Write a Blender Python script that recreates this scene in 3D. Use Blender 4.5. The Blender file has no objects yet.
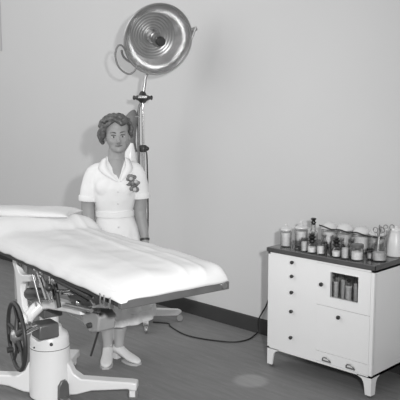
import bpy, bmesh, math, random
from mathutils import Vector, Matrix, noise
random.seed(7)
C = bpy.context.scene.collection
SC = bpy.context.scene
R = math.radians
PI = math.pi

# ---------------------------------------------------------------- camera
cd = bpy.data.cameras.new('camera')
cd.sensor_width = 36; cd.lens = 64.8; cd.clip_start = 0.05
cam = bpy.data.objects.new('camera', cd); C.objects.link(cam)
cam.location = (0, 0, 1.72)
cam.rotation_euler = (R(90 - 7.67), 0, R(44.6))
SC.camera = cam

# ---------------------------------------------------------------- world, lights, exposure
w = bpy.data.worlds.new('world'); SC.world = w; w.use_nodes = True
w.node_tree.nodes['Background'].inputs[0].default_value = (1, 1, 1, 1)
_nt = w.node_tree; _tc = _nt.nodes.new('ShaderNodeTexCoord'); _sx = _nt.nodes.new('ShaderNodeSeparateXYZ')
_mr = _nt.nodes.new('ShaderNodeMapRange')          # invented gradient: ambient dimmer from +x, to darken the cabinet's side face
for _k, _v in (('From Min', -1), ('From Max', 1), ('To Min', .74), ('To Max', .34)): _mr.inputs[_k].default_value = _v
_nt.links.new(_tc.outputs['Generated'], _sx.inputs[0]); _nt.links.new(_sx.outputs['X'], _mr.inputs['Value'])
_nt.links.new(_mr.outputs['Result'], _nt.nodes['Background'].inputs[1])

def area(name, loc, target, size, power, sy=None):
    l = bpy.data.lights.new(name, 'AREA'); l.energy = power; l.size = size
    if sy: l.shape = 'RECTANGLE'; l.size_y = sy
    o = bpy.data.objects.new(name, l); C.objects.link(o); o.location = loc
    o.rotation_euler = (Vector(target) - Vector(loc)).to_track_quat('-Z', 'Y').to_euler()
    return o
fl = bpy.data.lights.new('flash_gun', 'SPOT'); fl.energy = 640; fl.shadow_soft_size = .06; fl.spot_size = R(84); fl.spot_blend = 1
fo = bpy.data.objects.new('flash_gun', fl); C.objects.link(fo); fo.location = (.26, .24, 1.98)
fo.rotation_euler = (Vector((-5.6, 3.2, 1.0)) - fo.location).to_track_quat('-Z', 'Y').to_euler()
area('soft_fill', (-5.8, 0.2, 3.6), (-5.0, 4.0, 0.9), 3.6, 60)  # added unseen fill: lifts the left wall and cabinet front, not its side

SC.view_settings.view_transform = 'Standard'
SC.view_settings.look = 'None'
SC.view_settings.gamma = 1
SC.view_settings.use_curve_mapping = False
SC.view_settings.exposure = 0.02

# ---------------------------------------------------------------- materials
def mat(name, v, rough=0.5, metal=0.0, var=0.0, scale=8.0, bump=0.0, bscale=60.0, trans=0.0, coat=0.0, spec=0.5):
    m = bpy.data.materials.new(name); m.use_nodes = True
    nt = m.node_tree; b = nt.nodes['Principled BSDF']
    b.inputs['Base Color'].default_value = (v, v, v, 1)
    b.inputs['Roughness'].default_value = rough
    b.inputs['Metallic'].default_value = metal
    b.inputs['Transmission Weight'].default_value = trans
    b.inputs['Coat Weight'].default_value = coat
    b.inputs['Specular IOR Level'].default_value = spec
    tc = nt.nodes.new('ShaderNodeTexCoord')
    n = nt.nodes.new('ShaderNodeTexNoise'); n.inputs['Scale'].default_value = scale; n.inputs['Detail'].default_value = 4
    nt.links.new(tc.outputs['Object'], n.inputs['Vector'])
    cr = nt.nodes.new('ShaderNodeValToRGB')
    a, c = v * (1 - var), min(1, v * (1 + var))
    cr.color_ramp.elements[0].position = .3; cr.color_ramp.elements[1].position = .7
    cr.color_ramp.elements[0].color = (a, a, a, 1); cr.color_ramp.elements[1].color = (c, c, c, 1)
    nt.links.new(n.outputs['Fac'], cr.inputs['Fac']); nt.links.new(cr.outputs['Color'], b.inputs['Base Color'])
    if bump:
        n2 = nt.nodes.new('ShaderNodeTexNoise'); n2.inputs['Scale'].default_value = bscale
        nt.links.new(tc.outputs['Object'], n2.inputs['Vector'])
        bp = nt.nodes.new('ShaderNodeBump'); bp.inputs['Strength'].default_value = bump; bp.inputs['Distance'].default_value = .01
        nt.links.new(n2.outputs['Fac'], bp.inputs['Height']); nt.links.new(bp.outputs['Normal'], b.inputs['Normal'])
    return m

M = {}
M['wall'] = mat('painted_plaster', .62, .8, var=.012, scale=1.2, bump=.05, bscale=150)
M['base'] = mat('dark_rubber_baseboard', .05, .75, var=.05, spec=.2)
M['trim'] = mat('grey_painted_trim', .50, .6, var=.02)
M['enamel'] = mat('white_enamel', .76, .32, var=.02, scale=3)
M['enamel_cab'] = mat('white_cabinet_enamel', .86, .35, var=.015, scale=3)
M['worktop'] = mat('dark_worktop', .09, .2, var=.25, scale=14)
M['edge'] = mat('steel_edge', .16, .35, metal=.7, var=.15)
M['dark_metal'] = mat('dark_painted_metal', .05, .45, metal=.3, var=.2)
M['grey_metal'] = mat('grey_metal', .16, .4, metal=.4, var=.15)
M['steel'] = mat('dull_steel', .38, .35, metal=.8, var=.1)
M['chrome'] = mat('chrome', .75, .12, metal=1, var=.03)
M['reflector'] = mat('spun_reflector', .62, .25, metal=.85, var=.12, scale=10)
M['reflector_in'] = mat('inner_reflector', .34, .36, metal=.7, var=.10, scale=16)
M['sheet'] = mat('white_cotton_sheet', .65, .9, var=.015, scale=5, bump=.12, bscale=14)
M['pad'] = mat('mattress_ticking', .5, .9)
M['dress'] = mat('white_uniform_cotton', .72, .85, var=.015, scale=10, bump=.15, bscale=30)
M['skin'] = mat('skin', .29, .55, var=.06, scale=14)
M['stocking'] = mat('pale_stocking', .40, .7, var=.03)
M['lip'] = mat('lips', .13, .5)
M['hair'] = mat('dark_wavy_hair', .085, .45, var=.55, scale=42, bump=.5, bscale=90)
M['eye_white'] = mat('eye_white', .55, .3)
M['iris'] = mat('iris', .04, .3)
M['shoe'] = mat('white_leather', .72, .45, var=.03)
M['black'] = mat('black_rubber', .015, .5)
M['flower'] = mat('grey_flower_petals', .17, .7, var=.4, scale=50)
M['stopper'] = mat('dark_stopper', .02, .25)
M['liquid_dark'] = mat('dark_liquid', .10, .3)
M['liquid'] = mat('grey_contents', .66, .5, var=.2, scale=40)
M['gauze'] = mat('cotton_gauze', .85, .9, var=.1, scale=60, bump=.5, bscale=80)
M['lid'] = mat('tin_lid', .14, .4, metal=.4)
M['white_lid'] = mat('white_glazed_lid', .62, .3)

def glass_mat(name, tint, mixf, edge_=.6):
    m = bpy.data.materials.new(name); m.use_nodes = True; nt = m.node_tree
    nt.nodes.remove(nt.nodes['Principled BSDF'])
    out = nt.nodes['Material Output']
    tr = nt.nodes.new('ShaderNodeBsdfTransparent'); tr.inputs[0].default_value = (tint, tint, tint, 1)
    gl = nt.nodes.new('ShaderNodeBsdfGlossy'); gl.inputs['Roughness'].default_value = .08
    gl.inputs[0].default_value = (.8, .8, .8, 1)
    lw = nt.nodes.new('ShaderNodeLayerWeight'); lw.inputs['Blend'].default_value = mixf
    mx = nt.nodes.new('ShaderNodeMixShader')
    gl.inputs[0].default_value = (edge_, edge_, edge_, 1); nt.links.new(lw.outputs['Facing'], mx.inputs[0]); nt.links.new(tr.outputs[0], mx.inputs[1])
    nt.links.new(gl.outputs[0], mx.inputs[2]); nt.links.new(mx.outputs[0], out.inputs['Surface'])
    return m
M['glass'] = glass_mat('clear_glass', .97, .22)
M['glass_thick'] = glass_mat('greyish_glass', .94, .28)
M['pane'] = glass_mat('window_pane_glass', .9, .12)

# floor
def floor_mat():
    m = bpy.data.materials.new('worn_linoleum'); m.use_nodes = True; nt = m.node_tree; b = nt.nodes['Principled BSDF']
    L = nt.links.new; N = nt.nodes.new
    tc = N('ShaderNodeTexCoord')
    mp = N('ShaderNodeMapping'); mp.inputs['Scale'].default_value = (1.1, 9, 1); mp.inputs['Rotation'].default_value = (0, 0, R(-38))
    L(tc.outputs['Object'], mp.inputs['Vector'])
    n = N('ShaderNodeTexNoise'); n.inputs['Scale'].default_value = 3.2; n.inputs['Detail'].default_value = 6; n.inputs['Distortion'].default_value = .6
    L(mp.outputs['Vector'], n.inputs['Vector'])
    cr = N('ShaderNodeValToRGB'); e = cr.color_ramp.elements
    e[0].position = .32; e[0].color = (.185, .185, .185, 1); e[1].position = .70; e[1].color = (.225, .225, .225, 1)
    L(n.outputs['Fac'], cr.inputs['Fac'])
    # thin pale scuffs
    n3 = N('ShaderNodeTexNoise'); n3.inputs['Scale'].default_value = 1.6; n3.inputs['Detail'].default_value = 2; n3.inputs['Distortion'].default_value = 2.5
    mp3 = N('ShaderNodeMapping'); mp3.inputs['Scale'].default_value = (1.2, 6, 1); mp3.inputs['Rotation'].default_value = (0, 0, R(-52))
    L(tc.outputs['Object'], mp3.inputs['Vector']); L(mp3.outputs['Vector'], n3.inputs['Vector'])
    c3 = N('ShaderNodeValToRGB'); q = c3.color_ramp.elements
    q[0].position = .49; q[0].color = (0, 0, 0, 1); q[1].position = .50; q[1].color = (1, 1, 1, 1)
    q2 = c3.color_ramp.elements.new(.512); q2.color = (0, 0, 0, 1)
    L(n3.outputs['Fac'], c3.inputs['Fac'])
    mx3 = N('ShaderNodeMix'); mx3.data_type = 'RGBA'; mx3.blend_type = 'ADD'
    mu = N('ShaderNodeMath'); mu.operation = 'MULTIPLY'; mu.inputs[1].default_value = .035
    L(c3.outputs['Color'], mu.inputs[0]); L(mu.outputs[0], mx3.inputs['Factor'])
    L(cr.outputs['Color'], mx3.inputs['A']); mx3.inputs['B'].default_value = (1, 1, 1, 1)
    # round pale stain
    vd = N('ShaderNodeVectorMath'); vd.operation = 'DISTANCE'; vd.inputs[1].default_value = (-2.80, 3.29, 0)
    L(tc.outputs['Object'], vd.inputs[0])
    mr = N('ShaderNodeMapRange'); mr.inputs['From Min'].default_value = .085; mr.inputs['From Max'].default_value = .125
    mr.inputs['To Min'].default_value = .10; mr.inputs['To Max'].default_value = 0
    L(vd.outputs['Value'], mr.inputs['Value'])
    mx = N('ShaderNodeMix'); mx.data_type = 'RGBA'; mx.blend_type = 'ADD'
    L(mr.outputs['Result'], mx.inputs['Factor']); L(mx3.outputs['Result'], mx.inputs['A']); mx.inputs['B'].default_value = (1, 1, 1, 1)
    L(mx.outputs['Result'], b.inputs['Base Color'])
    b.inputs['Roughness'].default_value = .55; b.inputs['Specular IOR Level'].default_value = .35
    bp = N('ShaderNodeBump'); bp.inputs['Strength'].default_value = .08; L(n.outputs['Fac'], bp.inputs['Height']); L(bp.outputs['Normal'], b.inputs['Normal'])
    return m
M['floor'] = floor_mat()

# ---------------------------------------------------------------- helpers
def new(): return bmesh.new()
def obj(name, bm, m, parent=None, smooth=True, bevel=0.0, angle=40):
    me = bpy.data.meshes.new(name); bmesh.ops.recalc_face_normals(bm, faces=bm.faces); bm.to_mesh(me); bm.free()
    if smooth:
        for p in me.polygons: p.use_smooth = True
        try: me.set_sharp_from_angle(angle=R(angle))
        except Exception: pass
    me.materials.append(m)
    o = bpy.data.objects.new(name, me); C.objects.link(o)
    if parent: o.parent = parent
    if bevel:
        b = o.modifiers.new('bevel', 'BEVEL'); b.width = bevel; b.segments = 2; b.limit_method = 'ANGLE'; b.angle_limit = R(40)
    return o
def thing(name, label, cat, loc=(0, 0, 0), rotz=0, group=None):
    o = bpy.data.objects.new(name, None); C.objects.link(o); o.empty_display_size = .1
    o.location = loc; o.rotation_euler = (0, 0, rotz); o['label'] = label; o['category'] = cat
    if group: o['group'] = group
    return o
def tag(o, label, cat, group=None):
    o['label'] = label; o['category'] = cat
    if group: o['group'] = group
    return o
def struct(name, bm, m, **k):
    o = obj(name, bm, m, **k); o['kind'] = 'structure'; return o
def box(bm, lo, hi, mtx=None):
    lo = Vector(lo); hi = Vector(hi); c = (lo + hi) / 2; s = hi - lo
    m = Matrix.Translation(c) @ Matrix.Diagonal((*s, 1))
    if mtx: m = mtx @ m
    bmesh.ops.create_cube(bm, size=1, matrix=m)
def ball(bm, c, r, seg=20, mtx=None):
    if not hasattr(r, '__len__'): r = (r, r, r)
    m = Matrix.Translation(Vector(c)) @ Matrix.Diagonal((*r, 1))
    if mtx: m = mtx @ m
    bmesh.ops.create_uvsphere(bm, u_segments=seg, v_segments=max(8, seg * 2 // 3), radius=1, matrix=m)
def frames(pts):
    pts = [Vector(p) for p in pts]; out = []; up = None
    for i, p in enumerate(pts):
        t = (pts[min(i + 1, len(pts) - 1)] - pts[max(i - 1, 0)]).normalized()
        if up is None: up = Vector((0, 0, 1)) if abs(t.z) < .9 else Vector((0, 1, 0))
        s = t.cross(up).normalized(); u = s.cross(t).normalized(); up = u
        out.append((p, s, u))
    return out
def tube(bm, pts, rad, n=12, closed_ends=True, flat=1.0, mtx=None):
    if not hasattr(rad, '__len__'): rad = [rad] * len(pts)
    rings = []
    for (p, s, u), r in zip(frames(pts), rad):
        rings.append([bm.verts.new((mtx or Matrix()) @ (p + s * r * math.cos(2 * PI * k / n) + u * r * flat * math.sin(2 * PI * k / n))) for k in range(n)])
    for a, b in zip(rings, rings[1:]):
        for k in range(n): bm.faces.new((a[k], a[(k + 1) % n], b[(k + 1) % n], b[k]))
    if closed_ends: bm.faces.new(rings[0][::-1]); bm.faces.new(rings[-1])
def lathe(bm, prof, n=32, mtx=None, c=(0, 0, 0)):
    mtx = mtx or Matrix(); c = Vector(c); rings = []
    for r, z in prof:
        if r < 1e-5: rings.append([bm.verts.new(mtx @ (c + Vector((0, 0, z))))])
        else: rings.append([bm.verts.new(mtx @ (c + Vector((r * math.cos(2 * PI * k / n), r * math.sin(2 * PI * k / n), z)))) for k in range(n)])
    for a, b in zip(rings, rings[1:]):
        for k in range(n):
            k2 = (k + 1) % n
            if len(a) == 1 and len(b) == 1: continue
            if len(a) == 1: bm.faces.new((a[0], b[k2], b[k]))
            elif len(b) == 1: bm.faces.new((a[k], a[k2], b[0]))
            else: bm.faces.new((a[k], a[k2], b[k2], b[k]))
def prism(bm, poly, a, b, axis='y', mtx=None):
    """polygon in the plane across axis, from a to b along axis"""
    mtx = mtx or Matrix()
    f = {'y': lambda p, t: Vector((p[0], t, p[1])), 'x': lambda p, t: Vector((t, p[0], p[1])), 'z': lambda p, t: Vector((p[0], p[1], t))}[axis]
    A = [bm.verts.new(mtx @ f(p, a)) for p in poly]; B = [bm.verts.new(mtx @ f(p, b)) for p in poly]
    n = len(poly); bm.faces.new(A[::-1]); bm.faces.new(B)
    for k in range(n): bm.faces.new((A[k], A[(k + 1) % n], B[(k + 1) % n], B[k]))
def loft(bm, rings, n=36, p=2.0):
    """rings of (z, cx, cy, hx, hy)"""
    RR = []
    for z, cx, cy, hx, hy in rings:
        row = []
        for k in range(n):
            a = 2 * PI * k / n; c, s = math.cos(a), math.sin(a)
            row.append(bm.verts.new((cx + hx * math.copysign(abs(c) ** (2 / p), c), cy + hy * math.copysign(abs(s) ** (2 / p), s), z)))
        RR.append(row)
    for a, b in zip(RR, RR[1:]):
        for k in range(n): bm.faces.new((a[k], a[(k + 1) % n], b[(k + 1) % n], b[k]))
    bm.faces.new(RR[0][::-1]); bm.faces.new(RR[-1])
def rot_to(d):
    return Vector(d).normalized().to_track_quat('Z', 'Y').to_matrix().to_4x4()
def bake(o):
    dg = bpy.context.evaluated_depsgraph_get(); dg.update()
    me = bpy.data.meshes.new_from_object(o.evaluated_get(dg))
    o.modifiers.clear(); o.data = me
    for p in me.polygons: p.use_smooth = True
def remesh(o, vox, smooth=2):
    r = o.modifiers.new('remesh', 'REMESH'); r.mode = 'VOXEL'; r.voxel_size = vox; r.use_smooth_shade = True
    s = o.modifiers.new('smooth', 'SMOOTH'); s.iterations = smooth; s.factor = .5
    bake(o)
def smooth_path(pts, k=6):
    P = [Vector(p) for p in pts]; out = []
    for i in range(len(P) - 1):
        a, b, c, d = P[max(i - 1, 0)], P[i], P[i + 1], P[min(i + 2, len(P) - 1)]
        for j in range(k):
            t = j / k
            out.append(.5 * ((2 * b) + (c - a) * t + (2 * a - 5 * b + 4 * c - d) * t * t + (3 * b - a - 3 * c + d) * t ** 3))
    out.append(P[-1]); return out

# ---------------------------------------------------------------- the room
bm = new(); box(bm, (-9.5, -1.5, -.05), (1.5, 4.05, 0)); struct('floor', bm, M['floor'], smooth=False)
bm = new(); box(bm, (-9.5, 4.05, 0), (1.5, 4.15, 3.4)); struct('wall_back', bm, M['wall'], smooth=False)
bm = new(); prism(bm, [(4.05, 0), (4.038, 0), (4.038, .108), (4.043, .118), (4.05, .118)], -9.5, 1.5, 'x'); struct('baseboard_back', bm, M['base'], smooth=False)
bm = new(); box(bm, (-7.06, 4.035, 2.27), (-7.00, 4.05, 3.2)); box(bm, (-6.965, 4.04, 2.27), (-6.93, 4.05, 3.2)); struct('trim_1', bm, M['trim'], smooth=False)

# ---------------------------------------------------------------- instrument cabinet
cab = thing('instrument_cabinet', 'white enamel instrument cabinet with dark worktop, round knobs and a small glazed door', 'cabinet', (-2.503, 3.785, 0))
W2, D2 = .39, .22      # half width, half depth
X0, X1, Y0, Y1 = -W2, W2, -D2, D2
bm = new()
box(bm, (X0, Y0 + .018, .125), (X0 + .012, Y1, .77)); box(bm, (X1 - .012, Y0 + .018, .125), (X1, Y1, .77))
box(bm, (X0, Y1 - .012, .125), (X1, Y1, .77)); box(bm, (X0, Y0 + .018, .125), (X1, Y1, .14)); box(bm, (X0, Y0 + .018, .755), (X1, Y1, .77))
box(bm, (-.012, Y0 + .018, .125), (.0, Y1 - .012, .77)); box(bm, (0, Y0 + .018, .53), (X1 - .012, Y1 - .012, .545))
# face frame
box(bm, (X0, Y0, .125), (X0 + .016, Y0 + .02, .77)); box(bm, (X1 - .022, Y0, .125), (X1, Y0 + .02, .77))
box(bm, (X0, Y0, .756), (X1, Y0 + .02, .77)); box(bm, (X0, Y0, .125), (X1, Y0 + .02, .138))
obj('body', bm, M['enamel_cab'], cab, smooth=False)
bm = new(); box(bm, (X0 - .006, Y0 - .006, .768), (X1 + .006, Y1 + .004, .80))
obj('worktop', bm, M['worktop'], cab, bevel=.004, smooth=False)
bm = new(); box(bm, (X0 - .0085, Y0 - .009, .773), (X1 + .009, Y0 - .0055, .7965)); box(bm, (X1 + .0055, Y0 - .009, .773), (X1 + .009, Y1, .7965))
obj('edge_strip', bm, M['edge'], cab, smooth=False)
def knob(parent, x, z, r=.0115):
    bm = new(); lathe(bm, [(0, 0), (.006, 0), (.005, .008), (r, .012), (r, .018), (r * .7, .023), (0, .024)], 20, Matrix.Translation((x, Y0 - .001, z)) @ Matrix.Rotation(R(90), 4, 'X'))
    o = obj('knob', bm, M['dark_metal'], parent); return o
zs = [(.688, .7555, .730), (.591, .6872, .6408), (.477, .5902, .5363), (.330, .4762, .413), (.1385, .3292, .2415)]
for a, b_, kz in zs:
    bm = new(); box(bm, (X0 + .0162, Y0 - .0003, a - .0004), (-.0068, Y0 + .018, b_ + .0004)); d = obj('drawer', bm, M['enamel_cab'], cab, smooth=False, bevel=0)
    knob(d, -.19, kz)
# glazed door
bm = new(); wx0, wx1, wz0, wz1 = .092, .286, .560, .715; f0, f1 = -.0065, X1 - .0235
for a, b_ in (((f0, .4975), (wx0, .7545)), ((wx1, .4975), (f1, .7545)), ((wx0, .4975), (wx1, wz0)), ((wx0, wz1), (wx1, .7545))):
    box(bm, (a[0], Y0 - .0005, a[1]), (b_[0], Y0 + .016, b_[1]))
door = obj('door', bm, M['enamel_cab'], cab, smooth=False); knob(door, .034, .629, .013)
bm = new(); t = .005
for a, b_ in (((wx0 - t, wz0 - t), (wx0, wz1 + t)), ((wx1, wz0 - t), (wx1 + t, wz1 + t)), ((wx0, wz0 - t), (wx1, wz0)), ((wx0, wz1), (wx1, wz1 + t))):
    box(bm, (a[0], Y0 - .003, a[1]), (b_[0], Y0 + .004, b_[1]))
obj('window_frame', bm, M['enamel_cab'], door, smooth=False)
bm = new(); box(bm, (wx0, Y0 + .006, wz0), (wx1, Y0 + .009, wz1)); obj('window_pane', bm, M['pane'], door, smooth=False)
bm = new(); box(bm, (f0, Y0 - .0005, .205), (f1, Y0 + .018, .495)); d = obj('door', bm, M['enamel_cab'], cab, smooth=False, bevel=0); knob(d, .162, .449, .0125)
bm = new(); box(bm, (f0, Y0 - .0005, .1395), (f1, Y0 + .018, .203)); d = obj('drawer', bm, M['enamel_cab'], cab, smooth=False, bevel=0)
for x in (.078, .248):
    bm = new()
    tube(bm, [(x + .027 * math.cos(a), Y0 - .004 - .012 * math.sin(a), .155 + .024 * math.sin(a)) for a in [PI * k / 12 for k in range(13)]], .0045, 8)
    box(bm, (x - .032, Y0 - .006, .148), (x + .032, Y0, .156))
    obj('handle', bm, M['steel'], d)
# legs
for sx in (-1, 1):
    for sy in (-1, 1):
        bm = new(); ox, oy = sx * W2, sy * D2
        prof = [(0, .13), (.10, .13), (.092, .122), (.066, .112), (.052, .092), (.045, .06), (.040, .018), (.0, .018)]
        prism(bm, [(ox - sx * p[0], p[1]) for p in prof], oy, oy - sy * .012, 'y')
        prism(bm, [(oy - sy * (.012 + p[0] * .85), p[1]) for p in prof], ox, ox - sx * .012, 'x')
        leg = obj('leg', bm, M['enamel_cab'], cab, smooth=False)
        bm = new(); cx, cy = ox - sx * .022, oy - sy * .022
        lathe(bm, [(.006, .0), (.012, .0), (.013, .004), (.013, .012), (.012, .016), (.006, .016)], 18, Matrix.Translation((cx - .008, cy, .0135)) @ Matrix.Rotation(R(90), 4, 'Y'))
        tube(bm, [(cx, cy, .012), (cx, cy, .045)], .005, 8); box(bm, (cx - .012, cy - .011, .026), (cx + .012, cy + .011, .034))
        obj('caster', bm, M['steel'], leg)

# glassware inside the cabinet, seen through the pane
CX, CY = -2.51, 3.78
def bottle_obj(name, x, y, z, prof, m, label, cat, group=None, stopper=None, content=None, capm=None, sname='stopper'):
    t = thing(name, label, cat, (x, y, z), 0, group)
    bm = new(); lathe(bm, prof, 28); obj('glass_body', bm, m, t)
    if content:
        bm = new(); lathe(bm, content[0], 24); obj('contents', bm, content[1], t)
    if stopper:
        bm = new(); lathe(bm, stopper, 22); obj(sname, bm, capm or M['stopper'], t)
    return t
def jarprof(r, h, neck=None, nh=0.0, t=.0025, sh=.012):
    neck = neck or r * .9
    o = [(0, .001), (r * .9, .001), (r, .006), (r, h - nh - sh), (neck, h - nh), (neck, h)]
    i = [(neck - t, h), (neck - t, h - nh), (r - t, h - nh - sh), (r - t, .007), (0, .006)]
    return o + i
for k, (x, r, h, c) in enumerate([(.105, .020, .13, .3), (.150, .018, .15, .1), (.195, .023, .115, .5), (.240, .018, .14, .2), (.280, .018, .15, .35)]):
    mm = M['liquid'] if k % 2 else M['gauze']
    bottle_obj('medicine_bottle', CX + x, CY - .165 + .01 * (k % 2), .5452, jarprof(r, h, r * .5, .02), M['glass'],
        ['clear bottle of white contents behind the left edge of the cabinet window', 'narrow bottle of grey liquid second from left behind the cabinet window', 'wide bottle of white contents in the middle behind the cabinet window',
         'grey filled bottle right of the middle behind the cabinet window', 'white filled bottle nearest the right edge behind the cabinet window'][k], 'bottle', 'bottles inside the glazed door',
        [(0, h - .002), (r * .45, h - .002), (r * .6, h + .012), (0, h + .015)], ([(0, .007), (r - .003, .007), (r - .003, h * .8), (0, h * .8)], mm))

# ---------------------------------------------------------------- things on the worktop
TZ = .8003
def knoblid(r, h, hk=.02):   # domed lid with a finial
    return [(0, h), (r, h), (r + .002, h + .003), (r + .001, h + .008), (r * .6, h + .016), (.006, h + .018), (.005, h + .018 + hk * .3), (.010, h + .018 + hk * .7), (.006, h + .018 + hk), (0, h + .019 + hk)]
def ground_stopper(nr, h, hd=.026):
    return [(0, h - .012), (nr * .8, h - .012), (nr, h + .001), (nr * 1.25, h + .003), (nr * 1.2, h + .007), (nr * .55, h + .010), (nr * 1.0, h + hd * .6), (nr * 1.25, h + hd * .85), (nr * .8, h + hd), (0, h + hd + .001)]
GJ = 'covered jars at the left end of the cabinet'
bottle_obj('covered_jar', -2.823, 3.655, TZ, jarprof(.036, .105), M['glass_thick'], 'covered glass jar of cotton at the far left corner of the cabinet top', 'jar', GJ,
    knoblid(.036, .106), ([(0, .007), (.032, .007), (.032, .09), (0, .092)], M['gauze']), M['white_lid'], 'lid')
bottle_obj('covered_jar', -2.762, 3.735, TZ, jarprof(.043, .115), M['glass_thick'], 'wide covered glass jar of gauze, second from the left on the cabinet top', 'jar', GJ,
    knoblid(.043, .116, .03), ([(0, .007), (.039, .007), (.039, .10), (0, .10)], M['gauze']), M['white_lid'], 'lid')
bottle_obj('tall_bottle', -2.690, 3.768, TZ, jarprof(.029, .155, .014, .035, sh=.035), M['glass_thick'], 'tallest grey glass bottle with a dark stopper beside the covered jars', 'bottle', None,
    ground_stopper(.015, .156, .032), ([(0, .007), (.025, .007), (.025, .10), (0, .10)], M['liquid']))
# front row
row = [(-2.706, 3.615, .029, .062, .029, 0, 'n', 'short open glass tumbler at the left end of the front row'),
       (-2.640, 3.605, .022, .088, .021, 0, 'd', 'slim open glass cylinder next to the short tumbler in the front row'),
       (-2.583, 3.607, .030, .072, .020, .015, 's', 'wide squat bottle with dark twin knob stopper, left of the two dark stoppered bottles'),
       (-2.518, 3.607, .026, .080, .025, 0, 'w', 'open glass with white contents between the two dark stoppered bottles'),
       (-2.464, 3.605, .022, .085, .021, 0, 'n', 'plain empty glass cylinder just left of the right dark stoppered bottle'),
       (-2.404, 3.607, .028, .072, .018, .015, 's', 'wide squat bottle with dark twin knob stopper, right of the two dark stoppered bottles'),
       (-2.342, 3.607, .024, .092, .023, 0, 'd', 'tall narrow glass holding grey fluid beside the metal lidded jar')]
for x, y, r, h, nr, nh, kind, lab in row:
    pr = jarprof(r, h, nr, nh)
    st = ct = None; cat = 'glass'; nm = 'glass_tumbler'
    if kind == 's':
        nm = 'stoppered_bottle'; cat = 'bottle'
        st = [(0, h - .01), (nr * .8, h - .01), (nr, h), (nr * 1.35, h + .002), (nr * 1.3, h + .010), (nr * .6, h + .014), (nr * 1.15, h + .024), (nr * 1.15, h + .033), (nr * .6, h + .037), (nr * .9, h + .043), (nr * .5, h + .05), (0, h + .051)]
        ct = ([(0, .007), (r - .004, .007), (r - .004, h * .5), (0, h * .5)], M['gauze'])
    if kind == 'w': ct = ([(0, .007), (r - .004, .007), (r - .004, h * .6), (0, h * .65)], M['gauze'])
    if kind == 'd': ct = ([(0, .007), (r - .004, .007), (r - .004, h * .7), (0, h * .7)], M['liquid'])
    bottle_obj(nm, x, y, TZ, pr, M['glass'], lab, cat, 'glassware in the front row on the cabinet', st, ct)
bottle_obj('lidded_jar', -2.268, 3.622, TZ, jarprof(.040, .078, .034, .008), M['glass'], 'round glass jar of cotton with a dark metal lid on the cabinet top', 'jar', None,
    [(0, .078), (.036, .078), (.038, .076), (.038, .092), (.034, .096), (0, .097)], ([(0, .007), (.034, .007), (.032, .05), (0, .06)], M['gauze']), M['lid'], 'lid')
bottle_obj('small_jar', -2.228, 3.700, TZ, jarprof(.022, .055, .018, .006), M['glass_thick'], 'small jar with dark cap between the metal lidded jar and the instrument jar', 'jar', None,
    [(0, .055), (.020, .055), (.021, .066), (0, .068)], ([(0, .007), (.018, .007), (.018, .035), (0, .035)], M['liquid']), M['stopper'], 'cap')
# back row of wide jars with pale lids
labs = ['pale domed jar at the back, directly behind the left dark stoppered bottle', 'pale domed jar in the middle of the back row behind the black tubing',
        'pale domed jar at the back, directly behind the right dark stoppered bottle', 'pale domed jar at the right end of the back row under the black tubing']
for k, x in enumerate((-2.62, -2.50, -2.38, -2.265)):
    h = .118 + (.006 if k % 2 else 0)
    bottle_obj('domed_jar', x, 3.845, TZ, jarprof(.052, h), M['glass_thick'], labs[k], 'jar', 'domed jars in the back row',
        [(0, h), (.053, h), (.055, h + .004), (.053, h + .012), (.040, h + .030), (.02, h + .040), (0, h + .042)], ([(0, .007), (.048, .007), (.048, .10), (0, .10)], M['liquid' if k % 2 else 'gauze']), M['white_lid'], 'lid')
# smaller bottles between rows
for k, (x, y, r, h) in enumerate([(-2.628, 3.68, .022, .10), (-2.545, 3.685, .02, .095), (-2.475, 3.69, .024, .10), (-2.415, 3.685, .02, .09), (-2.345, 3.69, .022, .10)]):
    bottle_obj('reagent_bottle', x, y, TZ, jarprof(r, h, r * .5, .018, sh=.02), M['glass_thick' if k != 1 else 'glass'],
        ['clear bottle standing behind the slim glass cylinder, leftmost of the middle row', 'clear bottle behind the left dark stoppered bottle, second in the middle row', 'clear bottle at the centre of the middle row on the cabinet',
         'clear bottle behind the right dark stoppered bottle in the middle row', 'clear bottle at the right end of the middle row'][k], 'bottle', 'bottles in the middle row',
        [(0, h - .004), (r * .45, h - .004), (r * .62, h + .004), (r * .62, h + .014), (0, h + .016)], ([(0, .007), (r - .004, .007), (r - .004, h * .5), (0, h * .5)], M['liquid_dark' if k in (0, 3) else 'liquid']), M['steel'])
# black tubing draped along the jars
bm = new()
tube(bm, smooth_path([(-2.66, 3.79, .942), (-2.62, 3.785, .938), (-2.56, 3.78, .928), (-2.50, 3.785, .932), (-2.44, 3.78, .924), (-2.38, 3.785, .930), (-2.31, 3.78, .920), (-2.25, 3.785, .918), (-2.20, 3.78, .920)], 6), .0042, 8)
tag(obj('rubber_tubing', bm, M['black']), 'thin black rubber tubing lying along the front of the domed jars', 'tube')
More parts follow.
